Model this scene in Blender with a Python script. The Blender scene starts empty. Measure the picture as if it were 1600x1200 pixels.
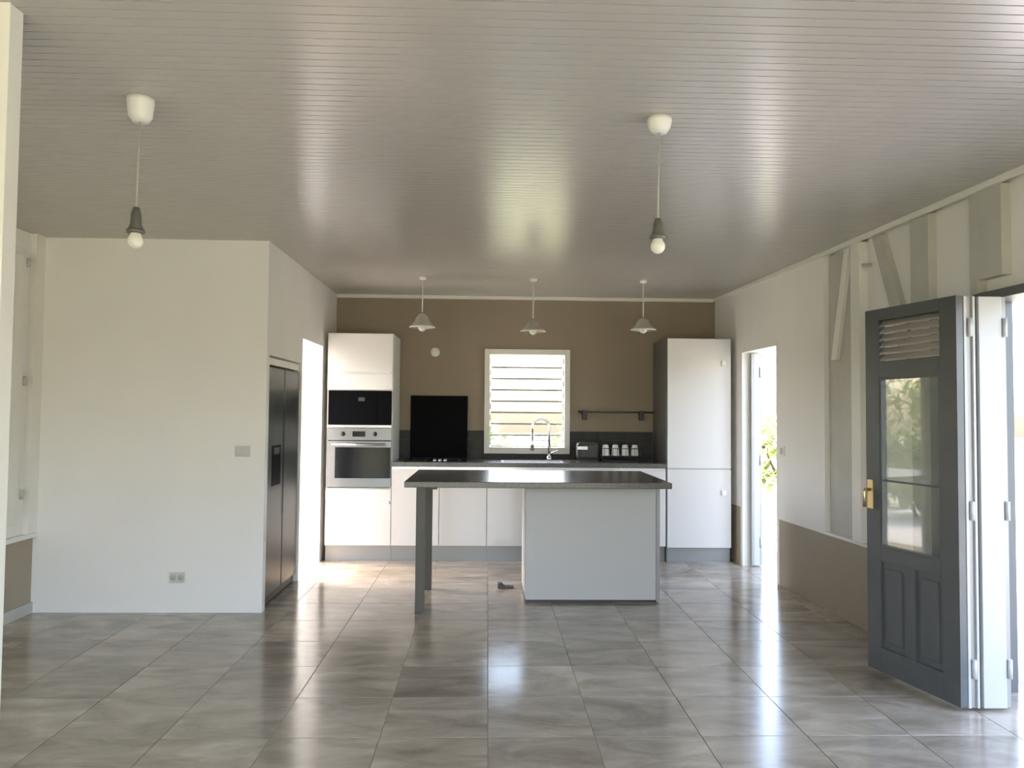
import bpy, bmesh, math, random
from mathutils import Vector, Matrix, noise
random.seed(7)
SC = bpy.context.scene
COL = SC.collection
PI = math.pi

# ------------------------------------------------------------------ camera
EYE = 1.40
FPX = 1200.0
def camera_matrix(vp=(762, 645), roll=0.010):
    d = Vector(((vp[0]-800)/FPX, (600-vp[1])/FPX, -1.0)).normalized()   # world +Y seen from the camera
    u = Vector((math.sin(roll), math.cos(roll), 0)); u = (u - d*u.dot(d)).normalized()
    x = d.cross(u)
    m = Matrix((x, d, u)).to_4x4()
    m.translation = (0, 0, EYE)
    return m
cd = bpy.data.cameras.new('camera'); cam = bpy.data.objects.new('camera', cd); COL.objects.link(cam)
cd.sensor_width = 36; cd.lens = FPX/1600*36; cd.clip_start = 0.05; cd.clip_end = 300
cam.matrix_world = camera_matrix()
SC.camera = cam

# ------------------------------------------------------------------ light
SUN_DIR = Vector((0.50, -0.17, -1.0)).normalized()     # high sun from the far left, travels right, towards the camera and down
wd = bpy.data.worlds.new('sky'); SC.world = wd; wd.use_nodes = True
nt = wd.node_tree; nt.nodes.clear()
sky = nt.nodes.new('ShaderNodeTexSky'); sky.sky_type = 'NISHITA'; sky.sun_disc = False
sky.sun_elevation = math.asin(-SUN_DIR.z); sky.sun_rotation = math.atan2(-SUN_DIR.x, -SUN_DIR.y)
sky.dust_density = 4.0; sky.air_density = 1.0; sky.ozone_density = 1.0
bg = nt.nodes.new('ShaderNodeBackground'); bg.inputs[1].default_value = 3.6
wo = nt.nodes.new('ShaderNodeOutputWorld')
wb = nt.nodes.new('ShaderNodeVectorMath'); wb.operation = 'MULTIPLY'; wb.inputs[1].default_value = (1.075, 1.0, 0.955)   # hazy, warmer sky
nt.links.new(sky.outputs[0], wb.inputs[0]); nt.links.new(wb.outputs[0], bg.inputs[0]); nt.links.new(bg.outputs[0], wo.inputs[0])
sl = bpy.data.lights.new('sun', 'SUN'); sun = bpy.data.objects.new('sun', sl); COL.objects.link(sun)
sl.energy = 5.5; sl.angle = math.radians(0.6); sl.color = (1.0, 0.95, 0.87)
sun.rotation_euler = SUN_DIR.to_track_quat('-Z', 'Y').to_euler(); sun.location = (-9, 3, 14)

SC.view_settings.view_transform = 'Standard'; SC.view_settings.look = 'None'
SC.view_settings.gamma = 1.0; SC.view_settings.use_curve_mapping = False
SC.view_settings.exposure = -0.35
SC.cycles.max_bounces = 9; SC.cycles.diffuse_bounces = 5; SC.cycles.glossy_bounces = 4
SC.cycles.transparent_max_bounces = 24; SC.cycles.caustics_reflective = False; SC.cycles.caustics_refractive = False
SC.cycles.sample_clamp_indirect = 8.0

# ------------------------------------------------------------------ helpers
def tag(o, label=None, cat=None, group=None, kind=None):
    if label: o['label'] = label
    if cat: o['category'] = cat
    if group: o['group'] = group
    if kind: o['kind'] = kind
    return o
def B(): return bmesh.new()
def box(bm, x0, x1, y0, y1, z0, z1, bev=0.0, f=None):
    vs = []
    for x in (x0, x1):
        for y in (y0, y1):
            for z in (z0, z1):
                p = (x, y, z)
                vs.append(bm.verts.new(f(*p) if f else p))
    idx = [(0,1,3,2), (4,6,7,5), (0,4,5,1), (2,3,7,6), (0,2,6,4), (1,5,7,3)]
    fs = [bm.faces.new([vs[i] for i in q]) for q in idx]
    bmesh.ops.recalc_face_normals(bm, faces=fs)
    if bev > 0:
        es = list({e for q in fs for e in q.edges})
        bmesh.ops.bevel(bm, geom=es, offset=bev, segments=2, profile=0.5, affect='EDGES')
    return bm
def bx(*a, **k): return box(B(), *a, **k)
def frame_of(d):
    d = d.normalized()
    a = Vector((0,0,1)) if abs(d.z) < 0.9 else Vector((1,0,0))
    s = d.cross(a).normalized(); return s, s.cross(d).normalized()
def tube(bm, pts, r, seg=10, caps=True):
    pts = [Vector(p) for p in pts]; rings = []
    rs = r if isinstance(r, (list, tuple)) else [r]*len(pts)
    s = None
    for i, p in enumerate(pts):
        d = (pts[min(i+1, len(pts)-1)] - pts[max(i-1, 0)]).normalized()
        if s is None: s, t = frame_of(d)
        else:
            s = (s - d*s.dot(d)).normalized(); t = s.cross(d)
        rings.append([bm.verts.new(p + (s*math.cos(2*PI*k/seg) + t*math.sin(2*PI*k/seg))*rs[i]) for k in range(seg)])
    for a, b in zip(rings, rings[1:]):
        for k in range(seg):
            f = bm.faces.new((a[k], a[(k+1) % seg], b[(k+1) % seg], b[k])); f.smooth = True
    if caps:
        bm.faces.new(rings[0][::-1]); bm.faces.new(rings[-1])
    bmesh.ops.recalc_face_normals(bm, faces=bm.faces)
    return bm
def lathe(bm, prof, c, seg=24, axis='z', smooth=True):
    rings = []
    for r, h in prof:
        ring = []
        for k in range(seg):
            a = 2*PI*k/seg; x, y = max(r, 1e-4)*math.cos(a), max(r, 1e-4)*math.sin(a)
            p = (x, y, h) if axis == 'z' else ((x, h, y) if axis == 'y' else (h, x, y))
            ring.append(bm.verts.new(Vector(c) + Vector(p)))
        rings.append(ring)
    for a, b in zip(rings, rings[1:]):
        for k in range(seg):
            f = bm.faces.new((a[k], a[(k+1) % seg], b[(k+1) % seg], b[k])); f.smooth = smooth
    bmesh.ops.recalc_face_normals(bm, faces=bm.faces)
    return bm
def wloc(o):
    v = Vector((0,0,0))
    while o is not None:
        v += Vector(o.location); o = o.parent
    return v
def obj(name, bm, m, parent=None, local=False):
    me = bpy.data.meshes.new(name)
    if not local:
        if parent is not None: off = wloc(parent)
        else:
            xs = [v.co for v in bm.verts]
            lo = [min(v[i] for v in xs) for i in range(3)]; hi = [max(v[i] for v in xs) for i in range(3)]
            off = Vector(((lo[0]+hi[0])/2, (lo[1]+hi[1])/2, lo[2]))
        for v in bm.verts: v.co -= off
    bm.to_mesh(me); bm.free()
    me.materials.append(m)
    o = bpy.data.objects.new(name, me); COL.objects.link(o)
    if parent is not None: o.parent = parent
    elif not local: o.location = off
    return o
def thing(name, loc, label, cat, group=None, rotz=0):
    o = bpy.data.objects.new(name, None); COL.objects.link(o)
    o.location = loc; o.rotation_euler = (0, 0, rotz); o.empty_display_size = 0.1
    return tag(o, label, cat, group)
def struct(name, bm, m, parent=None, label=None):
    o = obj(name, bm, m, parent)
    if parent is None: o['kind'] = 'structure'
    if label: o['label'] = label
    return o
def copy_tree(o, parent=None):
    c = o.copy(); COL.objects.link(c); c.parent = parent
    for ch in [x for x in bpy.data.objects if x.parent == o]: copy_tree(ch, c)
    return c

# ------------------------------------------------------------------ materials
def mat(name, col, rough=0.5, metal=0.0, spec=0.5, noise_amt=0.0, noise_scale=6.0, bump=0.0, bump_scale=60.0, coat=0.0, trans=0.0):
    m = bpy.data.materials.new(name); m.use_nodes = True
    n = m.node_tree; p = n.nodes['Principled BSDF']
    p.inputs['Base Color'].default_value = (*col, 1); p.inputs['Roughness'].default_value = rough
    p.inputs['Metallic'].default_value = metal; p.inputs['Specular IOR Level'].default_value = spec
    p.inputs['Coat Weight'].default_value = coat; p.inputs['Transmission Weight'].default_value = trans
    tc = n.nodes.new('ShaderNodeTexCoord')
    if noise_amt > 0:
        t = n.nodes.new('ShaderNodeTexNoise'); t.inputs['Scale'].default_value = noise_scale; t.inputs['Detail'].default_value = 4
        r = n.nodes.new('ShaderNodeValToRGB')
        lo = [max(0, c*(1-noise_amt)) for c in col]; hi = [min(1, c*(1+noise_amt)) for c in col]
        r.color_ramp.elements[0].color = (*lo, 1); r.color_ramp.elements[1].color = (*hi, 1)
        r.color_ramp.elements[0].position = 0.3; r.color_ramp.elements[1].position = 0.7
        n.links.new(tc.outputs['Object'], t.inputs['Vector']); n.links.new(t.outputs['Fac'], r.inputs['Fac'])
        n.links.new(r.outputs['Color'], p.inputs['Base Color'])
    if bump > 0:
        t2 = n.nodes.new('ShaderNodeTexNoise'); t2.inputs['Scale'].default_value = bump_scale; t2.inputs['Detail'].default_value = 3
        b = n.nodes.new('ShaderNodeBump'); b.inputs['Strength'].default_value = bump; b.inputs['Distance'].default_value = 0.01
        n.links.new(tc.outputs['Object'], t2.inputs['Vector']); n.links.new(t2.outputs['Fac'], b.inputs['Height'])
        n.links.new(b.outputs['Normal'], p.inputs['Normal'])
    return m
def glass_mat(name, tint, rough=0.02, ior=1.5):
    m = bpy.data.materials.new(name); m.use_nodes = True
    n = m.node_tree; n.nodes.clear()
    o = n.nodes.new('ShaderNodeOutputMaterial'); mx = n.nodes.new('ShaderNodeMixShader')
    t = n.nodes.new('ShaderNodeBsdfTransparent'); g = n.nodes.new('ShaderNodeBsdfGlossy'); f = n.nodes.new('ShaderNodeLayerWeight'); f.inputs['Blend'].default_value = 0.5
    pw = n.nodes.new('ShaderNodeMath'); pw.operation = 'POWER'; pw.inputs[1].default_value = 5.0
    ma = n.nodes.new('ShaderNodeMath'); ma.operation = 'MULTIPLY_ADD'; ma.inputs[1].default_value = 0.95; ma.inputs[2].default_value = 0.06
    t.inputs[0].default_value = (*tint, 1); g.inputs['Roughness'].default_value = rough; n.links.new(f.outputs['Facing'], pw.inputs[0]); n.links.new(pw.outputs[0], ma.inputs[0])
    n.links.new(ma.outputs[0], mx.inputs[0]); n.links.new(t.outputs[0], mx.inputs[1]); n.links.new(g.outputs[0], mx.inputs[2])
    n.links.new(mx.outputs[0], o.inputs[0])
    return m
def tile_mat():
    m = bpy.data.materials.new('floor_tile_stone'); m.use_nodes = True
    n = m.node_tree; p = n.nodes['Principled BSDF']; L = n.links.new
    tc = n.nodes.new('ShaderNodeTexCoord'); oi = n.nodes.new('ShaderNodeObjectInfo')
    mp = n.nodes.new('ShaderNodeVectorMath'); mp.operation = 'ADD'
    sc = n.nodes.new('ShaderNodeVectorMath'); sc.operation = 'SCALE'; sc.inputs[0].default_value = (37, 91, 53)
    L(oi.outputs['Random'], sc.inputs['Scale']); L(tc.outputs['Object'], mp.inputs[0]); L(sc.outputs[0], mp.inputs[1])
    rot = n.nodes.new('ShaderNodeMapping'); rot.inputs['Rotation'].default_value = (0, 0, 0.65); rot.inputs['Scale'].default_value = (1.5, 3.6, 1)
    L(mp.outputs[0], rot.inputs[0])
    a = n.nodes.new('ShaderNodeTexNoise'); a.inputs['Scale'].default_value = 1.6; a.inputs['Detail'].default_value = 6; a.inputs['Roughness'].default_value = 0.62; a.inputs['Distortion'].default_value = 0.7
    L(rot.outputs[0], a.inputs['Vector'])
    r = n.nodes.new('ShaderNodeValToRGB'); e = r.color_ramp.elements
    e[0].position = 0.33; e[0].color = (0.235, 0.194, 0.143, 1)
    e[1].position = 0.70; e[1].color = (0.475, 0.41, 0.325, 1)
    k = e.new(0.5); k.color = (0.33, 0.28, 0.213, 1)
    L(a.outputs['Fac'], r.inputs['Fac'])
    v = n.nodes.new('ShaderNodeMapRange'); v.inputs['To Min'].default_value = 0.87; v.inputs['To Max'].default_value = 1.13
    L(oi.outputs['Random'], v.inputs['Value'])
    mu = n.nodes.new('ShaderNodeVectorMath'); mu.operation = 'SCALE'
    L(r.outputs['Color'], mu.inputs[0]); L(v.outputs[0], mu.inputs['Scale']); L(mu.outputs[0], p.inputs['Base Color'])
    rr = n.nodes.new('ShaderNodeMapRange'); rr.inputs['To Min'].default_value = 0.13; rr.inputs['To Max'].default_value = 0.21; p.inputs['Specular IOR Level'].default_value = 1.0
    L(a.outputs['Fac'], rr.inputs['Value']); L(rr.outputs[0], p.inputs['Roughness'])
    b = n.nodes.new('ShaderNodeBump'); b.inputs['Strength'].default_value = 0.04; b.inputs['Distance'].default_value = 0.004
    L(a.outputs['Fac'], b.inputs['Height']); L(b.outputs['Normal'], p.inputs['Normal'])
    return m
def leaf_mat(name, c0, c1):
    m = mat(name, c0, 0.5)
    n = m.node_tree; p = n.nodes['Principled BSDF']
    tc = n.nodes.new('ShaderNodeTexCoord'); t = n.nodes.new('ShaderNodeTexNoise'); t.inputs['Scale'].default_value = 9
    r = n.nodes.new('ShaderNodeValToRGB'); r.color_ramp.elements[0].color = (*c0, 1); r.color_ramp.elements[1].color = (*c1, 1)
    r.color_ramp.elements[0].position = 0.35; r.color_ramp.elements[1].position = 0.65
    n.links.new(tc.outputs['Object'], t.inputs['Vector']); n.links.new(t.outputs['Fac'], r.inputs['Fac']); n.links.new(r.outputs['Color'], p.inputs['Base Color'])
    return m
M = dict(
    white_wall=mat('white_wall_paint', (0.83, 0.81, 0.78), 0.6, noise_amt=0.02, noise_scale=2, bump=0.02, bump_scale=180),
    white_wood=mat('white_painted_wood', (0.80, 0.785, 0.73), 0.45, noise_amt=0.02, noise_scale=3),
    grey_wood=mat('stone_grey_painted_wood', (0.50, 0.49, 0.45), 0.5, noise_amt=0.06, noise_scale=5),
    taupe=mat('taupe_wall_paint', (0.28, 0.228, 0.165), 0.6, noise_amt=0.04, noise_scale=2),
    dado=mat('taupe_dado_paint', (0.35, 0.295, 0.222), 0.55, noise_amt=0.04, noise_scale=2),
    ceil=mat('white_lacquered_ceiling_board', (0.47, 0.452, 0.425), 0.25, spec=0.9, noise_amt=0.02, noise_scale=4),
    ceil_back=mat('dark_gap_behind_boards', (0.25, 0.245, 0.23), 0.8),
    grout=mat('grey_grout', (0.27, 0.23, 0.18), 0.9, noise_amt=0.1),
    tile=tile_mat(),
    gloss_white=mat('white_gloss_lacquer', (0.68, 0.66, 0.63), 0.18, coat=0.3),
    carcass=mat('white_melamine', (0.74, 0.73, 0.70), 0.4),
    shaded_side=mat('shade_dark_side_panel', (0.10, 0.098, 0.092), 0.35),
    plinth=mat('grey_plinth', (0.30, 0.30, 0.295), 0.4, metal=0.3),
    alu=mat('brushed_aluminium', (0.62, 0.62, 0.60), 0.32, metal=0.9),
    worktop=mat('dark_grey_worktop', (0.105, 0.098, 0.088), 0.24, noise_amt=0.18, noise_scale=40),
    island_grey=mat('light_grey_laminate', (0.50, 0.50, 0.49), 0.4),
    leg=mat('taupe_metal_leg', (0.095, 0.085, 0.066), 0.5),
    black_glass=mat('black_glass', (0.008, 0.009, 0.011), 0.12, spec=0.22),
    black_panel=mat('black_enamelled_panel', (0.004, 0.004, 0.005), 0.45, spec=0.03),
    black=mat('black_plastic', (0.015, 0.015, 0.014), 0.4),
    steel=mat('brushed_steel', (0.50, 0.50, 0.50), 0.28, metal=1.0, noise_amt=0.05, noise_scale=90),
    oven_steel=mat('oven_grey_steel', (0.22, 0.22, 0.22), 0.32, metal=1.0, noise_amt=0.05, noise_scale=90),
    fridge=mat('dark_stainless_steel', (0.085, 0.085, 0.08), 0.36, metal=0.85, noise_amt=0.05, noise_scale=60),
    chrome=mat('chrome', (0.8, 0.8, 0.8), 0.08, metal=1.0),
    mosaic=mat('dark_glazed_tile', (0.034, 0.034, 0.030), 0.45, spec=0.25, noise_amt=0.2, noise_scale=12),
    mosaic_grout=mat('dark_grout', (0.10, 0.098, 0.09), 0.8),
    door_grey=mat('slate_grey_door_paint', (0.070, 0.076, 0.080), 0.38, noise_amt=0.08, noise_scale=8),
    leaf_white=mat('white_door_lacquer', (0.44, 0.45, 0.46), 0.35),
    frame_grey=mat('grey_frame_paint', (0.10, 0.105, 0.108), 0.45),
    brass=mat('aged_brass', (0.62, 0.47, 0.25), 0.3, metal=1.0),
    pvc=mat('white_plastic', (0.80, 0.79, 0.75), 0.35),
    plate_grey=mat('light_grey_plastic', (0.58, 0.57, 0.53), 0.4),
    cord=mat('pale_cord', (0.42, 0.41, 0.37), 0.6),
    kcord=mat('clear_cord', (0.62, 0.60, 0.54), 0.4),
    holder=mat('grey_lamp_holder', (0.16, 0.155, 0.135), 0.4, metal=0.4),
    bulb=mat('opal_bulb', (0.88, 0.86, 0.78), 0.12),
    shade=mat('opal_glass_shade', (0.40, 0.38, 0.32), 0.25),
    shade_rim=mat('pale_shade_lip', (0.86, 0.84, 0.78), 0.2),
    cup=mat('white_ceramic', (0.80, 0.80, 0.77), 0.2),
    small_grey=mat('grey_plastic_appliance', (0.045, 0.045, 0.043), 0.45),
    wire=mat('dark_wire', (0.12, 0.12, 0.115), 0.4, metal=0.6),
    slat=mat('grey_louvre_slat', (0.33, 0.31, 0.27), 0.45),
    glass=glass_mat('window_glass', (0.93, 0.95, 0.93)),
    jal=glass_mat('jalousie_glass', (0.93, 0.945, 0.93), 0.05),
    concrete=mat('pale_concrete', (0.50, 0.48, 0.45), 0.8, noise_amt=0.08, noise_scale=1.5),
    lawn=mat('lawn_green', (0.29, 0.29, 0.17), 0.9, noise_amt=0.3, noise_scale=1.2),
    render_white=mat('white_masonry_render', (0.84, 0.82, 0.77), 0.8, noise_amt=0.03),
    leaf_a=leaf_mat('leaf_mid_green', (0.10, 0.18, 0.04), (0.26, 0.36, 0.10)),
    leaf_b=leaf_mat('leaf_yellow_green', (0.28, 0.34, 0.12), (0.50, 0.54, 0.26)),
    bark=mat('bark', (0.16, 0.11, 0.07), 0.9, noise_amt=0.3, noise_scale=20),
)

# ------------------------------------------------------------------ main dimensions
H = 2.60                      # ceiling
YB = 7.88                     # back wall
XL = -3.14                    # left wall
XK = -1.553                   # kitchen left wall
YP = 5.435                    # front of the partition
YF = -1.60                    # wall behind the camera
DADO = 0.54
def RW(v, u, z): return (2.72 - 0.047*u + v, u, z)      # right wall: v metres outward, u along it
def rbox(bm, v0, v1, u0, u1, z0, z1, bev=0): return box(bm, v0, v1, u0, u1, z0, z1, bev, RW)
TH = 0.18

# ------------------------------------------------------------------ floor
T = 0.4653
fl = struct('floor', box(bx(-3.3, 2.98, -1.8, 5.5, -0.12, -0.0025), -1.70, 2.98, 5.5, 8.05, -0.12, -0.0025), M['grout'])
gap = 0.0013
b = bx(gap, T-gap, gap, T-gap, -0.006, 0.0)
top = [e for e in b.edges if all(v.co.z > -0.001 for v in e.verts)]
bmesh.ops.bevel(b, geom=top, offset=0.0012, segments=1, affect='EDGES')
for v in b.verts: v.co -= Vector((T/2, T/2, 0))
tile_me = bpy.data.meshes.new('tile'); b.to_mesh(tile_me); b.free(); tile_me.materials.append(M['tile'])
fo = Vector(fl.location)
for i in range(-7, 6):
    for j in range(-11, 10):
        x = 0.014 + (i+0.5)*T; y = 3.374 + (j+0.5)*T
        if y > 5.6 and x < -1.65: continue
        if y < -1.75: continue
        o = bpy.data.objects.new('tile', tile_me); COL.objects.link(o); o.parent = fl
        o.location = Vector((x, y, 0)) - fo
        if random.random() < 0.5: o.rotation_euler = (0, 0, PI)

# ------------------------------------------------------------------ ceiling
ce = struct('ceiling', box(bx(-3.35, 2.98, -1.8, 5.52, H+0.012, H+0.22), -2.44, 2.98, 5.52, 8.10, H+0.012, H+0.22), M['ceil_back'])
BW = 0.10
def board_mesh(x0, x1):
    # plank across the room, open joints and a narrow groove along its middle
    pr = [(-BW/2+0.0024, 0.010), (-BW/2+0.0028, 0), (-0.0028, 0), (-0.0024, 0.0075), (0.0024, 0.0075), (0.0028, 0), (BW/2-0.0028, 0), (BW/2-0.0024, 0.010)]
    bm = B(); A = [bm.verts.new((x0, y, z)) for y, z in pr]; C = [bm.verts.new((x1, y, z)) for y, z in pr]
    for k in range(len(pr)):
        k2 = (k+1) % len(pr); bm.faces.new((A[k], A[k2], C[k2], C[k]))
    bm.faces.new(A[::-1]); bm.faces.new(C)
    bmesh.ops.recalc_face_normals(bm, faces=bm.faces)
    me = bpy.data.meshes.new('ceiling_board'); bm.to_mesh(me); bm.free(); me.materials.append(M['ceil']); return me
bl, bk = board_mesh(-3.2, 2.80), board_mesh(-1.62, 2.80)
co = Vector(ce.location)
y = -1.55
while y < YB+0.02:
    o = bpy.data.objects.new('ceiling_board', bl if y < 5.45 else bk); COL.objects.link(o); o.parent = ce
    o.location = Vector((0, y, H)) - co
    y += BW

# ------------------------------------------------------------------ walls
WX0, WX1, WZ0, WZ1 = -0.035, 0.842, 0.985, 2.055           # window in the back wall
b = B()
for a in ((-1.75, WX0, 0, H), (WX1, 2.62, 0, H), (WX0, WX1, 0, WZ0), (WX0, WX1, WZ1, H)):
    box(b, a[0], a[1], YB, YB+0.16, a[2], a[3])
struct('wall_back', b, M['taupe'])
# partition that faces the camera, with its end
struct('wall_partition', bx(XL-0.12, XK, YP, YP+0.07, 0, H), M['white_wall'])
# kitchen left wall: over the fridge niche, pier, over the door opening, far pier
OY0, OY1, OZ = 6.47, 7.25, 2.01
b = B()
box(b, XK-0.12, XK, YP+0.07, 6.44, 1.80, H); box(b, XK-0.12, XK, 6.44, OY0, 0, H)
box(b, XK-0.12, XK, OY0, OY1, OZ, H); box(b, XK-0.12, XK, OY1, YB, 0, H)
box(b, -2.44, -2.36, YP+0.07, OY0, 0, H); box(b, -2.36, XK-0.12, 6.44, OY0, 0, H)
box(b, -2.36, XK-0.12, YP+0.07, 6.44, 1.80, 1.86)
struct('wall_kitchen_left', b, M['white_wall'])
# left wall of the living room with dado, and wall behind the camera
b = B(); box(b, XL-0.14, XL, YF-0.15, YP, DADO, H)
wl = struct('wall_left', b, M['white_wall'])
obj('dado', bx(XL-0.14, XL+0.012, YF, YP, 0, DADO-0.02), M['dado'], wl)
obj('dado_ledge', bx(XL-0.14, XL+0.045, YF, YP, DADO-0.02, DADO+0.012, 0.003), M['white_wood'], wl)
struct('baseboard_left', bx(XL+0.012, XL+0.026, 2.4, YP, 0.0, 0.075), M['grey_wood'])
b = B()
for a in ((-3.28, -2.7, 0, H), (2.1, 2.98, 0, H), (-2.7, 2.1, 2.30, H)):      # unseen wide opening, added to light the surfaces facing the camera
    box(b, a[0], a[1], YF-0.15, YF, a[2], a[3])
struct('wall_front', b, M['white_wall'])
# slender pier beside the camera with its pale corner trim
struct('wall_stub', bx(-1.60, -1.46, 2.272, 2.33, 0, H), M['white_wall'])
struct('trim_1', bx(-1.46, -1.42, 2.268, 2.335, 0, H, 0.003), M['white_wood'])

# right wall ----------------------------------------------------------------
D1 = (6.33, 7.18, 2.03)       # far door opening: u0, u1, height
D2 = (2.00, 3.93, 2.04)       # near door opening
D3 = (0.0, 0.90, 2.04)      # one behind the camera's shoulder
b = B()
rbox(b, 0, TH, D1[1], YB+0.16, DADO, H)
rbox(b, 0, TH, D1[0], D1[1], D1[2], H)
rbox(b, 0, TH, 5.54, D1[0], DADO, H)
rbox(b, 0.05, TH, D2[1], 5.54, DADO, H)            # recessed infill behind the exposed timbers
rbox(b, 0.05, TH, D2[0], D2[1], D2[2], H)
rbox(b, 0.0, TH, D3[1], D2[0], DADO, H)
rbox(b, 0.0, TH, D3[0], D3[1], D3[2], H)
rbox(b, 0.0, TH, YF-0.15, D3[0], DADO, H)
wr = struct('wall_right', b, M['white_wall'])
b = B()
for u0, u1 in ((D1[1], YB+0.16), (D2[1], D1[0]), (D3[1], D2[0]), (YF-0.15, D3[0])): rbox(b, 0, TH, u0, u1, 0, DADO)
obj('dado', b, M['dado'], wr)
obj('dado_ledge', rbox(B(), -0.006, 0.06, D2[1], 5.54, DADO, DADO+0.02, 0.003), M['white_wood'], wr)
def post(u0, u1, z0=DADO+0.02, z1=H-0.03, m='grey_wood', v=0.0):
    return obj('post', rbox(B(), v, 0.055, u0, u1, z0, z1, 0.003), M[m], wr)
post(5.03, 5.145, m='white_wood', v=-0.01)
post(4.298, 4.475); post(D2[1]-0.22+0.18, D2[1]+0.02, D2[2]); post(3.711, 3.889, D2[2]+0.07)
post(3.13, 3.30, D2[2]+0.07); post(2.55, 2.72, D2[2]+0.07)
obj('infill_panel', rbox(B(), 0.035, 0.056, 5.16, 5.535, DADO+0.02, H-0.03, 0.002), M['grey_wood'], wr)  # grey colour imitates the shade inside the recessed bay
def brace(ua, za, ub, zb, w=0.075, m='grey_wood', v=0.012):
    bm = B(); vs = []
    d = Vector((ub-ua, zb-za)).normalized(); h = w/abs(d.y)/2
    for vv in (v, 0.055):
        for (u, z) in ((ua-h, za), (ua+h, za), (ub+h, zb), (ub-h, zb)): vs.append(bm.verts.new(RW(vv, u, z)))
    for q in ((0,1,2,3), (7,6,5,4), (0,4,5,1), (1,5,6,2), (2,6,7,3), (3,7,4,0)): bm.faces.new([vs[i] for i in q])
    bmesh.ops.recalc_face_normals(bm, faces=bm.faces)
    return obj('brace', bm, M[m], wr)
brace(4.86, H-0.03, 4.52, 1.75, 0.11); brace(5.22, H-0.03, 5.42, 1.80, 0.07, 'white_wood', 0.008)
brace(4.925, H-0.03, 4.585, 1.75, 0.02, 'white_wood', 0.005)
obj('bolt_head', lathe(B(), [(0, -0.012), (0.011, -0.009), (0.012, 0.05)], RW(0, 4.99, 2.40), 10, 'x'), M['grey_wood'], wr)
# trims at the ceiling
struct('trim_2', rbox(B(), -0.028, 0, YF, YB-0.03, H-0.032, H, 0.003), M['white_wood'])
struct('trim_3', bx(XK, 2.33, YB-0.03, YB, H-0.035, H, 0.003), M['white_wood'])
# grey door frames in the openings
def opening_frame(name, d, m):
    b = B(); t = 0.045
    rbox(b, 0.0, TH, d[0], d[0]+t, 0, d[2]); rbox(b, 0.0, TH, d[1]-t, d[1], 0, d[2]); rbox(b, -0.005, TH, d[0]+t, d[1]-t, d[2]-t, d[2])
    return struct(name, b, m)
opening_frame('door_1', D1, M['white_wood']); opening_frame('door_2', D2, M['frame_grey']); opening_frame('door_3', D3, M['frame_grey'])

# left wall: closed white shutters whose hinges show beside the partition
w2 = struct('window_2', bx(XL, XL+0.022, 3.75, 5.235, DADO+0.05, H-0.12, 0.003), M['white_wood'], label='closed white wooden shutters in the left wall')
obj('shutter_leaf', bx(XL+0.022, XL+0.045, 4.50, 5.20, DADO+0.10, H-0.17, 0.004), M['white_wood'], w2)
obj('shutter_leaf', bx(XL+0.022, XL+0.045, 3.79, 4.49, DADO+0.10, H-0.17, 0.004), M['white_wood'], w2)
obj('corner_post', bx(XL, XL+0.04, 5.33, 5.435, DADO+0.012, H), M['white_wood'], w2)
for z in (2.38, 1.585, 0.83): obj('hinge', tube(B(), [(XL+0.05, 5.222, z-0.03), (XL+0.05, 5.222, z+0.03)], 0.012, 8), M['grey_wood'], w2)

# back window: frame, jalousie glass blades --------------------------------
ft = 0.055
b = B()
box(b, WX0, WX0+ft, YB-0.03, YB+0.12, WZ0, WZ1, 0.004); box(b, WX1-ft, WX1, YB-0.03, YB+0.12, WZ0, WZ1, 0.004)
box(b, WX0+ft, WX1-ft, YB-0.03, YB+0.12, WZ1-ft, WZ1, 0.004); box(b, WX0+ft, WX1-ft, YB-0.03, YB+0.12, WZ0, WZ0+ft+0.01, 0.004)
win = struct('window_1', b, M['white_wood'], label='white framed window with glass louvre blades')
nb = 8; zz0, zz1 = WZ0+ft+0.02, WZ1-ft-0.005; st = (zz1-zz0)/nb
for i in range(nb):
    zc = zz0 + (i+0.5)*st; c, s = math.cos(math.radians(25)), math.sin(math.radians(25)); L = st*0.60; t = 0.003
    bm = B(); vs = []
    for x in (WX0+ft+0.006, WX1-ft-0.006):
        for (a, q) in ((-L, -t), (L, -t), (L, t), (-L, t)):
            vs.append(bm.verts.new((x, YB+0.07 - a*s + q*c, zc + a*c + q*s)))
    for q in ((0,1,2,3), (7,6,5,4), (0,4,5,1), (1,5,6,2), (2,6,7,3), (3,7,4,0)): bm.faces.new([vs[k] for k in q])
    bmesh.ops.recalc_face_normals(bm, faces=bm.faces)
    p = obj('pane', bm, M['jal'], win)
    e = B()
    for x0, x1 in ((WX0+ft+0.001, WX0+ft+0.012), (WX1-ft-0.012, WX1-ft-0.001)): box(e, x0, x1, YB+0.05, YB+0.09, zc-0.03, zc+0.03)
    box(e, WX0+ft+0.012, WX1-ft-0.012, YB+0.07+L*s-0.004, YB+0.07+L*s+0.004, zc-L*c-0.009, zc-L*c+0.009)
    obj('blade_clip', e, M['plate_grey'], p)

# ------------------------------------------------------------------ kitchen units
YC = 7.28                     # fronts
G = 0.0025
def front(bm, x0, x1, z0, z1, y=YC, t=0.019): return box(bm, x0+G, x1-G, y, y+t, z0+G, z1-G, 0.0015)
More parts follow.
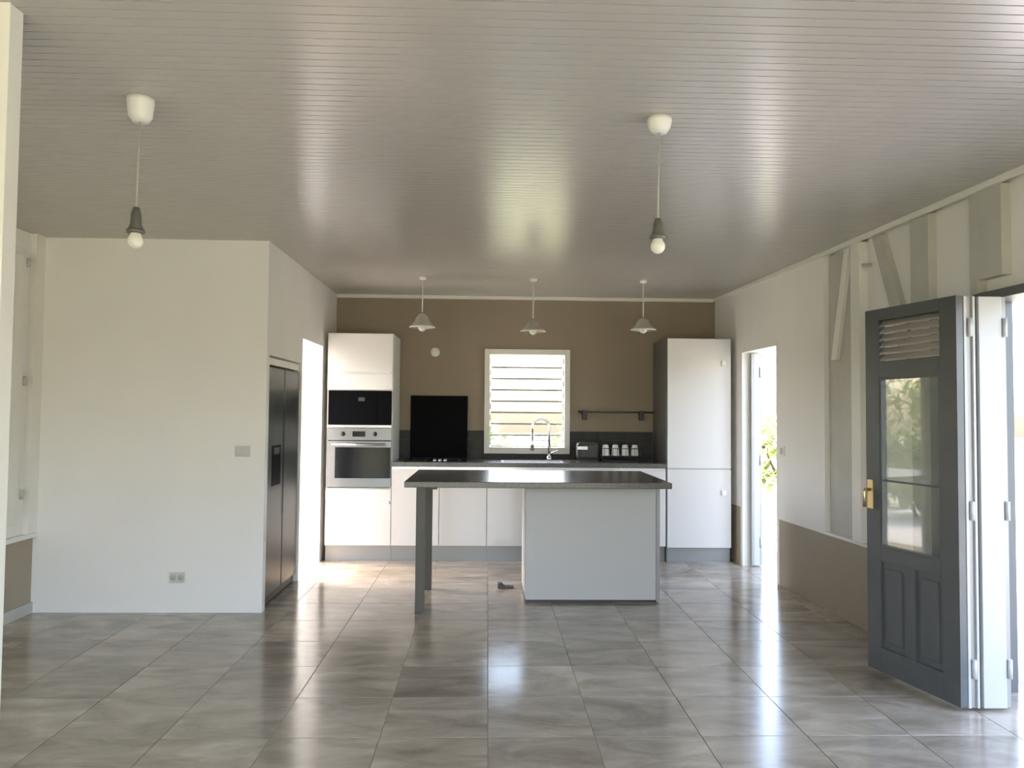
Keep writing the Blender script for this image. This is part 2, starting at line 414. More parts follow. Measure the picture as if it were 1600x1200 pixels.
# oven column
OX0, OX1 = -1.515, -0.898
oc = thing('oven_cabinet', (-1.21, 7.58, 0), 'tall white cabinet holding the built-in ovens, left of the worktop', 'cabinet')
b = B(); t = 0.018
box(b, OX0, OX0+t, YC+0.022, YB-0.01, 0.145, 2.142); box(b, OX1-t, OX1, YC+0.022, YB-0.01, 0.145, 2.142)
for z in (0.145, 0.665, 1.245, 1.60, 2.124): box(b, OX0+t, OX1-t, YC+0.022, YB-0.01, z, z+t)
box(b, OX0+t, OX1-t, YB-0.03, YB-0.01, 0.163, 2.124)
obj('body', b, M['carcass'], oc)
obj('upper_door', front(B(), OX0, OX1, 1.775, 2.142), M['gloss_white'], oc)
obj('flap_door', front(B(), OX0, OX1, 1.605, 1.760), M['gloss_white'], oc)
obj('grip_channel', bx(OX0+0.02, OX1-0.02, YC+0.008, YC+0.022, 1.757, 1.778), M['alu'], oc)
obj('drawer', front(B(), OX0, OX1, 0.560, 0.675), M['gloss_white'], oc)
obj('lower_door', front(B(), OX0, OX1, 0.147, 0.540), M['gloss_white'], oc)
obj('grip_channel', bx(OX0+0.02, OX1-0.02, YC+0.008, YC+0.022, 0.537, 0.563), M['alu'], oc)
obj('plinth', bx(OX0, OX1, YC+0.05, YC+0.065, 0, 0.145), M['plinth'], oc)
# microwave
mw = thing('microwave', (-1.21, 7.5, 1.264), 'black built-in microwave set above the steel oven', 'microwave')
x0, x1 = OX0+0.022, OX1-0.022
obj('body', bx(x0+0.01, x1-0.01, YC+0.03, YC+0.45, 1.265, 1.598), M['black'], mw)
obj('door', bx(OX0+0.014, OX1-0.14, YC+0.006, YC+0.028, 1.275, 1.597, 0.003), M['black_panel'], mw)
obj('control_panel', bx(OX1-0.138, OX1-0.010, YC+0.006, YC+0.028, 1.275, 1.597, 0.003), M['black_panel'], mw)
obj('display', bx(-1.22, -1.16, YC+0.0035, YC+0.006, 1.50, 1.535), M['small_grey'], mw)
obj('door_frame', bx(OX0+0.004, OX1-0.008, YC+0.012, YC+0.028, 1.252, 1.274), M['steel'], mw)
# oven
ov = thing('oven', (-1.21, 7.5, 0.684), 'stainless steel oven with glass door below the black microwave', 'oven')
obj('body', bx(x0+0.01, x1-0.01, YC+0.03, YC+0.55, 0.686, 1.243), M['black'], ov)
obj('control_panel', bx(OX0+0.006, OX1-0.006, YC+0.006, YC+0.028, 1.130, 1.246, 0.003), M['oven_steel'], ov)
for x in (-1.36, -1.06): obj('knob', lathe(B(), [(0, -0.022), (0.020, -0.022), (0.022, 0.0)], (x, YC+0.005, 1.19), 16, 'y'), M['black'], ov)
obj('display', bx(-1.27, -1.15, YC+0.0035, YC+0.006, 1.165, 1.215), M['black_glass'], ov)
d = obj('door', bx(OX0+0.006, OX1-0.006, YC+0.006, YC+0.028, 0.690, 1.124, 0.003), M['oven_steel'], ov)
obj('glass', bx(OX0+0.085, OX1-0.012, YC+0.002, YC+0.006, 0.775, 1.065), M['black_glass'], d)
hb = tube(B(), [(OX0+0.06, YC-0.035, 1.092), (OX1-0.06, YC-0.035, 1.092)], 0.011, 10)
for x in (OX0+0.09, OX1-0.09): tube(hb, [(x, YC-0.035, 1.092), (x, YC+0.008, 1.092)], 0.007, 8)
obj('handle', hb, M['steel'], d)
# base cabinets
def base_unit(x0, x1, label, kind):
    t = thing('base_cabinet', ((x0+x1)/2, 7.58, 0), label, 'cabinet', 'white base cabinets under the worktop')
    b = B(); w = 0.018
    box(b, x0+0.001, x0+w, YC+0.022, YB-0.012, 0.145, 0.885); box(b, x1-w, x1-0.001, YC+0.022, YB-0.012, 0.145, 0.885)
    box(b, x0+w, x1-w, YC+0.022, YB-0.012, 0.145, 0.163); box(b, x0+w, x1-w, YB-0.03, YB-0.012, 0.163, 0.885)
    obj('body', b, M['carcass'], t)
    if kind == 'drawers':
        obj('drawer', front(B(), x0, x1, 0.505, 0.862), M['gloss_white'], t); obj('drawer', front(B(), x0, x1, 0.147, 0.502), M['gloss_white'], t)
    else:
        n = 2 if x1-x0 > 0.7 else 1
        for k in range(n):
            a = x0 + (x1-x0)*k/n; c = x0 + (x1-x0)*(k+1)/n
            obj('door', front(B(), a, c, 0.147, 0.862), M['gloss_white'], t)
    obj('grip_channel', bx(x0+0.001, x1-0.001, YC+0.012, YC+0.022, 0.858, 0.885), M['alu'], t)
    obj('plinth', bx(x0+0.0005, x1-0.0005, YC+0.05, YC+0.065, 0, 0.145), M['plinth'], t)
base_unit(OX1+0.001, 0.0, 'white base cabinet beneath the black hob, beside the oven column', 'door1')
base_unit(0.0, 0.80, 'white base cabinet under the sink and window', 'door')
base_unit(0.80, 1.25, 'white base cabinet behind the island, third along from the oven column', 'door')
base_unit(1.25, 1.700, 'white base cabinet next to the tall right-hand cabinet', 'door')
# worktop with sink cut-out
SX0, SX1, SY0, SY1 = 0.15, 0.72, 7.36, 7.60
b = B()
box(b, OX1+0.001, SX0, 7.262, YB-0.002, 0.89, 0.93); box(b, SX1, 1.703, 7.262, YB-0.002, 0.89, 0.93)
box(b, SX0, SX1, 7.262, SY0, 0.89, 0.93); box(b, SX0, SX1, SY1, YB-0.002, 0.89, 0.93)
tag(obj('worktop', b, M['worktop']), 'dark grey kitchen worktop running along the back wall', 'worktop')
b = B()
for a in ((SX0-0.015, SX0+0.01, SY0-0.015, SY1+0.015), (SX1-0.01, SX1+0.015, SY0-0.015, SY1+0.015), (SX0+0.01, SX1-0.01, SY0-0.015, SY0+0.01), (SX0+0.01, SX1-0.01, SY1-0.01, SY1+0.015)):
    box(b, a[0], a[1], a[2], a[3], 0.931, 0.934)
sk = thing('sink', ((SX0+SX1)/2, (SY0+SY1)/2, 0.72), 'steel sink set in the worktop below the window', 'sink')
obj('rim', b, M['steel'], sk)
b = B()
box(b, SX0+0.004, SX1-0.004, SY0+0.004, SY1-0.004, 0.72, 0.725)
for a in ((SX0+0.004, SX0+0.008, SY0+0.004, SY1-0.004), (SX1-0.008, SX1-0.004, SY0+0.004, SY1-0.004), (SX0+0.008, SX1-0.008, SY0+0.004, SY0+0.008), (SX0+0.008, SX1-0.008, SY1-0.008, SY1-0.004)):
    box(b, a[0], a[1], a[2], a[3], 0.725, 0.931)
obj('bowl', b, M['steel'], sk)
# faucet: slim post, high arch, spray hose side
fa = thing('faucet', (0.616, 7.66, 0.93), 'tall chrome gooseneck faucet in front of the window', 'faucet')
obj('base', lathe(B(), [(0, 0), (0.026, 0), (0.026, 0.02), (0.018, 0.045), (0, 0.045)], (0.616, 7.66, 0.931), 16), M['chrome'], fa)
pts = [(0.616, 7.66, 0.96), (0.616, 7.66, 1.26)]
for k in range(1, 13):
    a = PI*k/12; pts.append((0.532 + 0.084*math.cos(a), 7.66, 1.26 + 0.084*math.sin(a)))
pts += [(0.448, 7.66, 1.20)]
obj('spout', tube(B(), pts, 0.0125, 10), M['chrome'], fa)
obj('spray_head', tube(B(), [(0.448, 7.66, 1.205), (0.448, 7.66, 1.10), (0.448, 7.66, 1.03)], [0.013, 0.016, 0.019], 12), M['chrome'], fa)
obj('holder_arm', tube(B(), [(0.616, 7.66, 1.13), (0.448, 7.66, 1.13)], 0.006, 8), M['chrome'], fa)
obj('lever', tube(B(), [(0.63, 7.66, 1.0), (0.70, 7.655, 1.03)], 0.007, 8), M['chrome'], fa)
# splashback tiles
sp = thing('tiled_splashback', (0.4, YB-0.008, 0.932), 'low dark tiled splashback along the back of the worktop', 'splashback')
b = B()
for x0, x1, z1 in ((OX1+0.002, WX0-0.002, 1.217), (WX1+0.002, 1.700, 1.217), (WX0-0.002, WX1+0.002, WZ0-0.004)):
    box(b, x0, x1, YB-0.006, YB-0.001, 0.932, z1)
obj('grout_bed', b, M['mosaic_grout'], sp)
def tiles_run(x0, x1, z0, z1, rows, w):
    n = max(1, round((x1-x0)/w)); w = (x1-x0)/n; h = (z1-z0)/rows
    for r in range(rows):
        for k in range(n):
            obj('tile', bx(x0+k*w+0.0025, x0+(k+1)*w-0.0025, YB-0.0145, YB-0.006, z0+r*h+0.0025, z0+(r+1)*h-0.0025, 0.001), M['mosaic'], sp)
tiles_run(OX1+0.002, WX0-0.002, 0.932, 1.217, 3, 0.145); tiles_run(WX1+0.002, 1.700, 0.932, 1.217, 3, 0.145)
tiles_run(WX0, WX1, 0.932, WZ0-0.005, 1, 0.145)
hp = thing('hob_backplate', (-0.494, 7.845, 0.931), 'large black glass panel standing behind the hob', 'panel')
obj('glass_panel', bx(-0.784, -0.204, 7.842, 7.852, 0.937, 1.569, 0.002), M['black_panel'], hp)
obj('foot_rail', bx(-0.784, -0.204, 7.838, 7.860, 0.931, 0.937), M['black'], hp)
hb_ = thing('hob', (-0.49, 7.55, 0.93), 'flat black glass hob let into the worktop', 'hob')
pl = obj('glass_plate', bx(-0.79, -0.20, 7.33, 7.80, 0.931, 0.937, 0.002), M['black_glass'], hb_)
for x, y_, r in ((-0.65, 7.66, 0.085), (-0.34, 7.66, 0.075), (-0.65, 7.45, 0.07), (-0.34, 7.45, 0.09)):
    obj('cooking_ring', lathe(B(), [(r, 0), (r, 0.0008), (r-0.006, 0.0008), (r-0.006, 0)], (x, y_, 0.9371), 28), M['small_grey'], pl)
for k in range(3): obj('knob', lathe(B(), [(0.016, 0), (0.014, 0.018), (0, 0.018)], (-0.50+0.05*k, 7.36, 0.9372), 12), M['steel'], hb_)
# utensil rail on the wall
ur = thing('utensil_rail', (1.31, YB-0.02, 1.34), 'thin dark wall rail with two black brackets right of the window', 'rail')
obj('rail', tube(B(), [(0.945, YB-0.045, 1.418), (1.695, YB-0.045, 1.418)], 0.009, 10), M['wire'], ur)
for x in (0.992, 1.578): obj('bracket', bx(x-0.024, x+0.024, YB-0.058, YB-0.001, 1.338, 1.432, 0.004), M['black'], ur)
for x in (0.938, 1.70): obj('end_knob', lathe(B(), [(0, -0.014), (0.014, -0.010), (0.014, 0.010), (0, 0.014)], (x, YB-0.045, 1.418), 12, 'x'), M['small_grey'], ur)
# small grey appliance and dish rack with white cups
ap = thing('toaster', (0.995, 7.66, 0.93), 'small dark grey toaster on the worktop beside the dish rack', 'toaster')
obj('body', bx(0.890, 1.100, 7.58, 7.74, 0.945, 1.115, 0.028), M['small_grey'], ap)
obj('base', bx(0.895, 1.095, 7.585, 7.735, 0.931, 0.947), M['black'], ap)
for yy in (7.635, 7.685): obj('slot', bx(0.925, 1.065, yy-0.012, yy+0.012, 1.1135, 1.1165), M['black'], ap)
obj('chrome_band', bx(0.888, 0.990, 7.577, 7.581, 1.045, 1.075), M['steel'], ap)
obj('lever', bx(1.100, 1.118, 7.65, 7.67, 1.05, 1.065), M['black'], ap)
dr = thing('dish_rack', (1.32, 7.65, 0.93), 'dark wire dish rack on the worktop holding white cups', 'dish rack')
X0, X1, Y0, Y1 = 1.13, 1.515, 7.55, 7.78
b = B()
for z in (0.985, 1.06): tube(b, [(X0, Y0, z), (X1, Y0, z), (X1, Y1, z), (X0, Y1, z), (X0, Y0, z)], 0.004, 6)
obj('frame', b, M['wire'], dr)
for k in range(9):
    x = X0 + (X1-X0)*(k+0.5)/9; obj('wire', tube(B(), [(x, Y0, 1.06), (x, Y0, 0.985), (x, Y1, 0.985), (x, Y1, 1.06)], 0.0025, 6), M['wire'], dr)
for x in (X0, X1):
    for yy in (Y0, Y1): obj('leg', tube(B(), [(x, yy, 0.931), (x, yy, 1.06)], 0.004, 6), M['wire'], dr)
obj('drip_tray', bx(X0+0.008, X1-0.008, Y0+0.005, Y1-0.005, 0.933, 0.945, 0.003), M['black'], dr)
which = ['first from the toaster', 'second from the toaster', 'third from the toaster', 'the one farthest from the toaster']
for k in range(4):
    x = 1.172 + 0.097*k
    c = thing('cup', (x, 7.60, 0.988), 'upturned white cup in the dish rack, ' + which[k], 'cup', 'white cups in the dish rack')
    obj('body', lathe(B(), [(0.040, 0), (0.037, 0.045), (0.029, 0.098), (0.024, 0.106), (0.020, 0.106), (0.020, 0.100), (0, 0.099)], (x, 7.60, 0.9885), 18), M['cup'], c)
    obj('handle', tube(B(), [(x+0.0, 7.60+0.034, 1.07), (x, 7.60+0.058, 1.06), (x, 7.60+0.060, 1.03), (x, 7.60+0.037, 1.015)], 0.005, 6), M['cup'], c)
# tall right cabinet
RX0, RX1 = 1.712, 2.328
tc = thing('tall_cabinet', (2.02, 7.58, 0), 'tall white cabinet with its shaded side coloured dark at the right end of the kitchen', 'cabinet')
b = B(); box(b, RX0, RX1, YC+0.022, YB-0.01, 0.135, 2.128); obj('body', b, M['carcass'], tc)
obj('side_panel', bx(RX0-0.008, RX0, YC+0.004, YB-0.01, 0.0, 2.131), M['shaded_side'], tc)  # dark colour stands in for the shade on this side
for z0, z1, zk in ((0.135, 0.880, 0.66), (0.886, 2.130, 1.892)):
    d = obj('door', front(B(), RX0, RX1, z0, z1), M['gloss_white'], tc)
    obj('knob', bx(2.232, 2.276, YC-0.022, YC, zk-0.025, zk+0.025, 0.005), M['pvc'], d)
obj('plinth', bx(RX0, RX1, YC+0.05, YC+0.065, 0, 0.135), M['plinth'], tc)

# ------------------------------------------------------------------ island
isl = thing('kitchen_island', (0.36, 5.95, 0), 'kitchen island with dark grey top, pale grey cabinet and two taupe legs', 'island')
obj('worktop', bx(-0.575, 1.300, 5.375, 6.50, 0.876, 0.918, 0.004), M['worktop'], isl)
cab = obj('cabinet', bx(0.292, 1.290, 5.742, 6.36, 0.022, 0.874, 0.002), M['carcass'], isl)
obj('front_panel', bx(0.292, 1.262, 5.722, 5.741, 0.022, 0.874, 0.002), M['island_grey'], cab)
obj('side_panel', bx(1.263, 1.291, 5.718, 6.36, 0.008, 0.874, 0.002), M['plinth'], cab)
obj('plinth', bx(0.31, 1.26, 5.76, 6.33, 0.0, 0.021), M['black'], cab)
for yy in (5.43, 6.14): obj('leg', bx(-0.495, -0.433, yy, yy+0.062, 0.0, 0.874, 0.003), M['leg'], isl)
obj('apron_rail', bx(-0.480, -0.448, 5.493, 6.139, 0.840, 0.874), M['leg'], isl)
obj('bracket', bx(-0.432, -0.35, 5.45, 5.475, 0.856, 0.875), M['leg'], isl)

# ------------------------------------------------------------------ refrigerator
FX = -1.566
rf = thing('refrigerator', (-1.95, 5.97, 0), 'dark stainless side-by-side refrigerator in the niche behind the partition', 'refrigerator')
obj('body', bx(-2.28, FX-0.072, 5.535, 6.425, 0.03, 1.725, 0.004), M['black'], rf)
fd = obj('freezer_door', bx(FX-0.066, FX, 5.53, 5.968, 0.065, 1.722, 0.012), M['fridge'], rf)
gd = obj('fridge_door', bx(FX-0.066, FX, 5.974, 6.428, 0.065, 1.722, 0.012), M['fridge'], rf)
obj('door_seal', bx(FX-0.072, FX-0.066, 5.54, 6.42, 0.07, 1.715), M['black'], rf)
obj('dispenser', bx(FX-0.004, FX+0.003, 5.66, 5.885, 0.85, 1.145, 0.002), M['black_panel'], fd)
obj('dispenser_screen', bx(FX+0.003, FX+0.004, 5.70, 5.845, 1.08, 1.13), M['small_grey'], fd)
for y0, y1, p in ((5.944, 5.964, fd), (5.978, 5.998, gd)): obj('grip_recess', bx(FX-0.003, FX+0.0015, y0, y1, 0.62, 1.45), M['black'], p)
obj('toe_grille', bx(FX-0.07, FX-0.02, 5.54, 6.42, 0.012, 0.062), M['black'], rf)
for yy in (5.58, 6.38): obj('foot', lathe(B(), [(0.022, 0), (0.022, 0.012), (0.012, 0.03)], (FX-0.12, yy, 0.0005), 12), M['black'], rf)

struct('trim_4', bx(-2.20, FX-0.01, YP+0.072, 6.438, 1.735, 1.788, 0.002), M['white_wood'], label='white filler board above the refrigerator')

# ------------------------------------------------------------------ folding door by the near opening
hx, hy = 2.298, 3.637; ex, ey = 2.158, 4.250
ang = math.atan2(ey-hy, ex-hx); LW = math.hypot(ex-hx, ey-hy)
fdr = thing('folding_door', (hx, hy, 0), 'slate grey glazed folding door standing open by the right wall', 'door', rotz=ang)
# local frame: +x from hinge to free edge, +y towards the room side (the camera sees the +y face), z up
DT = 0.042
def dbox(x0, x1, y0, y1, z0, z1, bev=0.002): return bx(x0, x1, y0, y1, z0, z1, bev)
def dpart(name, bm, m, parent=fdr): return obj(name, bm, M[m], parent, local=True)
SZ = (0.0, LW)
xs0, xs1 = 0.105, LW-0.105
dpart('stile', dbox(0, xs0, 0, DT, 0.02, 1.989), 'door_grey'); dpart('stile', dbox(xs1, LW, 0, DT, 0.02, 1.989), 'door_grey')
for z0, z1 in ((0.02, 0.15), (0.615, 0.69), (1.612, 1.70), (1.925, 1.989)): dpart('rail', dbox(xs0, xs1, 0, DT, z0, z1), 'door_grey')
mid = (xs0+xs1)/2
dpart('stile', dbox(mid-0.035, mid+0.035, 0, DT, 0.15, 0.615), 'door_grey')
for a, c in ((xs0, mid-0.035), (mid+0.035, xs1)):
    dpart('recess_panel', dbox(a, c, 0.012, DT-0.012, 0.15, 0.615, 0), 'door_grey')
    dpart('raised_panel', dbox(a+0.028, c-0.028, 0.004, DT-0.004, 0.185, 0.58, 0.006), 'door_grey')
dpart('pane', dbox(xs0, xs1, DT/2-0.003, DT/2+0.003, 0.69, 1.612, 0), 'glass')
for z0, z1 in ((0.69, 0.702), (1.60, 1.612)): dpart('glazing_bead', dbox(xs0+0.012, xs1-0.012, 0.004, DT-0.004, z0, z1, 0), 'door_grey')
for a in (xs0, xs1-0.012): dpart('glazing_bead', dbox(a, a+0.012, 0.004, DT-0.004, 0.69, 1.612, 0), 'door_grey')
dpart('reflected_rail', dbox(xs0+0.012, xs1-0.012, DT/2-0.006, DT/2+0.006, 1.046, 1.056, 0), 'door_grey')  # bar across the pane imitating an outdoor rail reflected in the glass
for k in range(6):
    z = 1.70 + (k+0.5)*(0.225/6); bm = B(); vs = []
    for x in (xs0, xs1-0.0):
        for (yy, dz) in ((0.006, 0.014), (0.006, 0.020), (DT-0.006, -0.010), (DT-0.006, -0.016)): vs.append(bm.verts.new((x, yy, z+dz)))
    for q in ((0,1,2,3), (7,6,5,4), (0,4,5,1), (1,5,6,2), (2,6,7,3), (3,7,4,0)): bm.faces.new([vs[i] for i in q])
    bmesh.ops.recalc_face_normals(bm, faces=bm.faces)
    dpart('louvre_slat', bm, 'slat')
lk = dpart('lock_plate', dbox(LW-0.001, LW+0.004, 0.004, DT-0.004, 0.88, 1.06, 0), 'brass')
dpart('face_plate', dbox(LW-0.055, LW-0.012, DT, DT+0.005, 0.89, 1.05), 'brass')
dpart('handle', tube(B(), [(LW-0.034, DT+0.004, 0.995), (LW-0.034, DT+0.036, 0.995), (LW-0.034, DT+0.042, 0.985), (LW-0.036, DT+0.042, 0.90)], 0.009, 8), 'brass')
# narrow white leaf folded behind it, square to the wall: built in world axes, then turned into the door's frame
R = Matrix.Rotation(-ang, 4, 'Z')
def wpart(name, bm, m, parent=fdr):
    for v in bm.verts: v.co = R @ (v.co - Vector((hx, hy, 0)))
    return obj(name, bm, M[m], parent, local=True)
ya, yb_ = hy-0.002, hy+0.040
wpart('edge_strip', bx(hx+0.002, hx+0.016, ya, yb_, 0.015, 1.986, 0.002), 'leaf_white')
wpart('edge_recess', bx(hx+0.016, hx+0.046, ya+0.012, yb_, 0.015, 1.986), 'plinth')
wpart('edge_strip', bx(hx+0.046, hx+0.058, ya, yb_, 0.015, 1.986, 0.002), 'leaf_white')
wpart('leaf_gap', bx(hx+0.058, hx+0.076, ya+0.020, yb_, 0.015, 1.986), 'frame_grey')
wl2 = wpart('white_leaf', bx(hx+0.076, hx+0.190, ya, yb_, 0.015, 1.986, 0.003), 'leaf_white')
wpart('jamb_gap', bx(hx+0.190, hx+0.218, ya+0.014, yb_, 0.015, 1.986), 'plinth')
for z in (1.835, 0.95, 0.20):
    for xx in (hx+0.031, hx+0.204): wpart('hinge', tube(B(), [(xx, ya, z-0.045), (xx, ya, z+0.045)], 0.012, 10), 'leaf_white')
# far door leaf inside its opening
fd2 = thing('door_leaf', (2.50, 7.085, 0), 'narrow white door leaf folded back in the far right doorway', 'door')
obj('stile', bx(2.452, 2.474, 7.075, 7.115, 0.012, 1.975, 0.002), M['plinth'], fd2)
obj('leaf_panel', bx(2.474, 2.525, 7.075, 7.115, 0.012, 1.975, 0.002), M['leaf_white'], fd2)
obj('leaf_edge', bx(2.525, 2.552, 7.085, 7.115, 0.012, 1.975), M['plinth'], fd2)
for z in (1.80, 0.98, 0.22): obj('hinge', tube(B(), [(2.538, 7.078, z-0.045), (2.538, 7.078, z+0.045)], 0.010, 10), M['leaf_white'], fd2)

# ------------------------------------------------------------------ pendant lamps
def bare_pendant(x, y, zs, label):
    # zs: rose bottom, cord bottom, holder bottom, bulb bottom
    t = thing('pendant_lamp', (x, y, zs[3]), label, 'lamp', 'bare bulb pendants')
    obj('ceiling_rose', lathe(B(), [(0.0, -0.0005), (0.050, -0.0005), (0.050, -0.018), (0.044, zs[0]-H+0.02), (0.030, zs[0]-H), (0.0, zs[0]-H)], (x, y, H), 24), M['pvc'], t)
    obj('cord', tube(B(), [(x, y, zs[0]+0.005), (x-0.004, y, (zs[0]+zs[1])/2), (x-0.006, y, zs[1]-0.005)], 0.0042, 8), M['cord'], t)
    z1, z2 = zs[1], zs[2]; cx = x-0.006
    hd = obj('lamp_holder', lathe(B(), [(0.0, z1-z2), (0.012, z1-z2), (0.019, (z1-z2)*0.75), (0.021, 0.035), (0.030, 0.012), (0.030, 0.0), (0.0, 0.0)], (cx, y, z2), 18), M['holder'], t)
    obj('collar_ring', lathe(B(), [(0.030, 0.0), (0.034, 0.004), (0.034, 0.012), (0.030, 0.016)], (cx, y, z2), 18), M['holder'], hd)
    r = (zs[2]-zs[3])/2
    prof = [(0.014, 0.012)] + [(0.030*math.sin(a), -r + r*math.cos(a) + 0.0) for a in [PI*k/10 for k in range(3, 11)]]
    obj('bulb', lathe(B(), prof, (cx, y, z2), 18), M['bulb'], t)
bare_pendant(-1.350, 2.965, (2.508, 2.175, 2.075, 2.015), 'bare bulb pendant hanging on its cord in front of the left partition')
bare_pendant(0.684, 3.05, (2.538, 2.188, 2.105, 2.045), 'bare bulb pendant hanging on its cord near the right doors')
def bell_pendant(x, y, zt, zb, label):
    t = thing('bell_pendant', (x, y, zb), label, 'lamp', 'bell pendants over the island')
    obj('ceiling_rose', lathe(B(), [(0, 0), (0.035, 0), (0.030, -0.022), (0.006, -0.030), (0, -0.030)], (x, y, H-0.0005), 18), M['pvc'], t)
    obj('cord', tube(B(), [(x, y, H-0.025), (x, y, zt+0.01)], 0.006, 8), M['kcord'], t)
    h = zt-zb
    sh = obj('shade', lathe(B(), [(0.012, h), (0.030, h-0.005), (0.052, h*0.80), (0.075, h*0.50), (0.108, h*0.26), (0.112, h*0.20), (0.106, h*0.22), (0.072, h*0.47), (0.048, h*0.76), (0.012, h*0.9)], (x, y, zb), 28), M['shade'], t)
    obj('rim', lathe(B(), [(0.109, h*0.19), (0.114, h*0.20), (0.114, h*0.26), (0.109, h*0.27)], (x, y, zb), 28), M['shade_rim'], sh)
    obj('bulb', lathe(B(), [(0.010, h*0.8), (0.012, h*0.5)] + [(0.036*math.sin(a), 0.036 + 0.036*math.cos(a)) for a in [PI*k/10 for k in range(2, 11)]], (x, y, zb), 18), M['bulb'], t)
bell_pendant(-0.587, 6.80, 2.275, 2.115, 'opal bell pendant hanging leftmost of the three over the island')
bell_pendant(0.396, 6.80, 2.232, 2.095, 'opal bell pendant hanging in the middle, above the window')
bell_pendant(1.381, 6.80, 2.258, 2.120, 'opal bell pendant hanging nearest the tall white cabinet')

# ------------------------------------------------------------------ sockets, switches, small things
def plate_y(name, x, z, w, h, y, label, cat, n=1, rnd=False):
    t = thing(name, (x, y, z-h/2), label, cat)
    if rnd: p = obj('plate', lathe(B(), [(0, -0.016), (w*0.42, -0.014), (w/2, -0.004), (w/2, -0.0005)], (x, y, z), 24, 'y'), M['pvc'], t)
    else: p = obj('plate', bx(x-w/2, x+w/2, y-0.010, y-0.0005, z-h/2, z+h/2, 0.003), M['plate_grey'], t)
    for k in range(n):
        cx = x + (k-(n-1)/2)*w/n
        if cat == 'socket': obj('socket_well', lathe(B(), [(0.0, -0.012), (0.019, -0.012), (0.021, -0.0102)], (cx, y, z), 18, 'y'), M['cord'], t)
        elif not rnd: obj('rocker', bx(cx-w/n*0.36, cx+w/n*0.36, y-0.014, y-0.010, z-h*0.36, z+h*0.36, 0.002), M['plate_grey'], t)
plate_y('light_switch', -1.706, 1.117, 0.105, 0.075, YP, 'white double light switch on the partition by the fridge', 'switch', 2)
plate_y('wall_socket', -2.134, 0.242, 0.105, 0.075, YP, 'white double socket low on the partition', 'socket', 2)
plate_y('round_wall_plate', -0.544, 2.018, 0.10, 0.10, YB, 'round white cover plate high on the taupe wall', 'cover plate', 1, True)
t = thing('light_switch', RW(0, 6.25, 1.06), 'small switch on the right wall beside the far doorway', 'switch')
obj('plate', rbox(B(), -0.010, -0.0005, 6.21, 6.29, 1.065, 1.145, 0.003), M['pvc'], t)
obj('rocker', rbox(B(), -0.014, -0.010, 6.225, 6.275, 1.08, 1.13, 0.002), M['grey_wood'], t)
t = thing('door_stop', (0.16, 6.20, 0), 'small dark wedge lying on the floor under the island', 'doorstop')
bm = B(); vs = [bm.verts.new(p) for p in ((0.095, 6.17, 0.001), (0.160, 6.17, 0.001), (0.160, 6.23, 0.001), (0.095, 6.23, 0.001), (0.095, 6.17, 0.042), (0.125, 6.17, 0.042), (0.125, 6.23, 0.042), (0.095, 6.23, 0.042))]
for q in ((3,2,1,0), (4,5,6,7), (0,1,5,4), (1,2,6,5), (2,3,7,6), (3,0,4,7)): bm.faces.new([vs[i] for i in q])
bmesh.ops.recalc_face_normals(bm, faces=bm.faces); obj('wedge', bm, M['black'], t)
obj('tongue', bx(0.150, 0.222, 6.178, 6.222, 0.001, 0.020, 0.004), M['leg'], t)

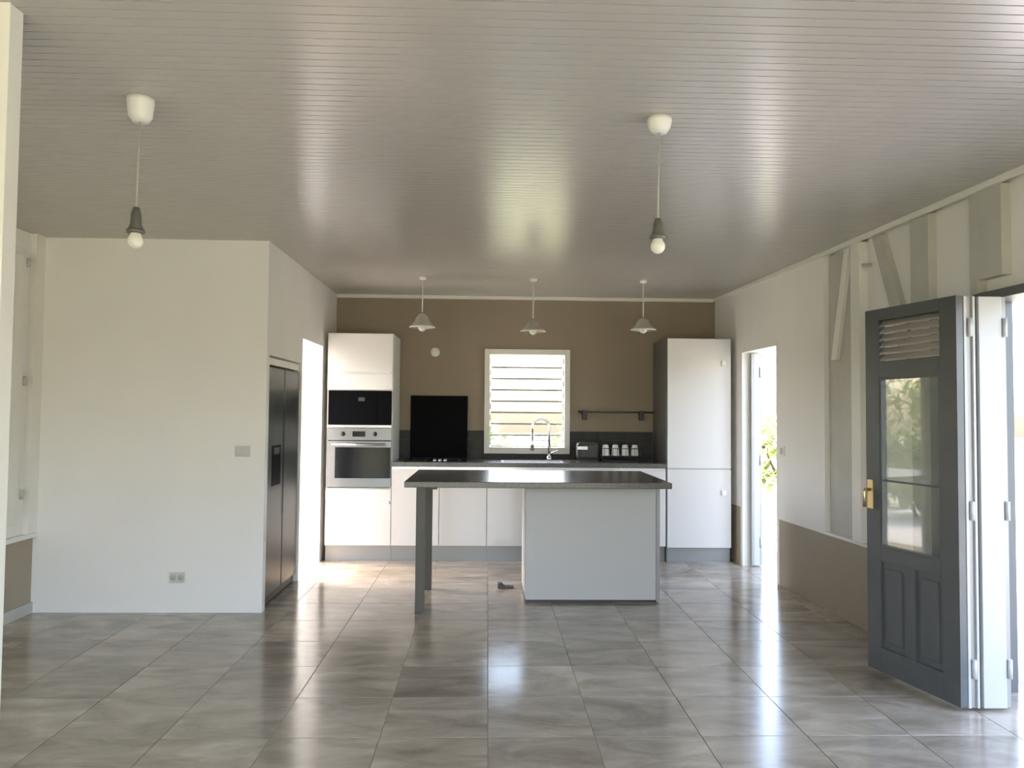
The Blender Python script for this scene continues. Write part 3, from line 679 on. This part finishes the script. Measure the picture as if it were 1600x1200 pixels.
# ------------------------------------------------------------------ outdoors
struct('ground', bx(-40, 45, -40, 60, -0.40, -0.20), M['lawn'], label='lawn around the house')
struct('terrace', bx(2.98, 6.6, -6, 11, -0.2, -0.03), M['concrete'], label='pale terrace outside the right-hand doors')
struct('patio', bx(-7.0, -1.70, 5.52, 9.0, -0.2, -0.02), M['concrete'], label='pale patio outside the left doorway')
struct('wall_patio', bx(-2.15, -1.676, 7.41, 7.55, 0.06, 2.85), M['render_white'], label='sunlit white wall outside the left doorway')
struct('baseboard_patio', bx(-2.15, -1.676, 7.395, 7.55, -0.02, 0.06), M['plinth'])
def shrub(x, y, r, h, m, label, n=900, group='garden shrubs', seed=0):
    rnd = random.Random(seed)
    t = thing('shrub', (x, y, -0.2), label, 'shrub', group)
    bm = B()
    for k in range(n):
        th, ph, q = rnd.uniform(0, 2*PI), math.acos(rnd.uniform(-1, 1)), rnd.uniform(0.55, 1.0)
        wob = 0.8 + 0.35*noise.noise(Vector((math.cos(th)*1.7+seed, math.sin(th)*1.7, math.cos(ph)*2)))
        c = Vector((math.cos(th)*math.sin(ph)*r*q*wob, math.sin(th)*math.sin(ph)*r*q*wob, h*0.55 + math.cos(ph)*h*0.45*q*wob))
        d = Vector((rnd.uniform(-1,1), rnd.uniform(-1,1), rnd.uniform(-0.5,0.9))).normalized(); s, u = frame_of(d)
        L, W = rnd.uniform(0.10, 0.20), rnd.uniform(0.035, 0.06)
        p = [c - d*L, c + s*W - u*0.01, c + d*L - u*0.02, c - s*W - u*0.01]
        bm.faces.new([bm.verts.new(Vector((x, y, -0.2)) + v) for v in p])
    obj('foliage', bm, m, t)
    b = B()
    for k in range(4):
        a = 2*PI*k/4 + seed; tube(b, [(x+0.05*math.cos(a), y+0.05*math.sin(a), -0.2), (x+r*0.3*math.cos(a), y+r*0.3*math.sin(a), -0.2+h*0.4), (x+r*0.5*math.cos(a), y+r*0.5*math.sin(a), -0.2+h*0.7)], [0.03, 0.022, 0.012], 6)
    obj('stem', b, M['bark'], t)
shrub(-0.5, 13.0, 1.0, 1.9, M['leaf_b'], 'yellow green shrub seen low through the left of the back window', seed=1)
shrub(1.7, 12.4, 1.0, 1.7, M['leaf_b'], 'yellow green shrub seen low through the right of the back window', seed=2)
shrub(4.0, 15.4, 1.0, 1.9, M['leaf_a'], 'green shrub outside behind the tall white cabinet', seed=3)
shrub(5.3, 13.2, 1.2, 1.75, M['leaf_b'], 'pale green shrub glimpsed through the far right doorway', seed=4)
shrub(7.8, 9.0, 1.3, 2.4, M['leaf_a'], 'large green shrub beyond the right terrace', seed=5)
shrub(8.0, 5.5, 1.3, 2.2, M['leaf_a'], 'green shrub beyond the terrace opposite the folding door', seed=6)
shrub(-4.3, 8.3, 0.9, 1.6, M['leaf_a'], 'green shrub at the far corner of the left patio', seed=7)
shrub(-4.9, 6.3, 0.9, 2.5, M['leaf_a'], 'green shrub added at the near corner of the left patio to block low sky', seed=9)  # unseen shrub, added to cut the skylight entering by the left doorway
shrub(-6.5, 10.2, 1.2, 2.6, M['leaf_b'], 'yellow green shrub behind the left patio', seed=8)
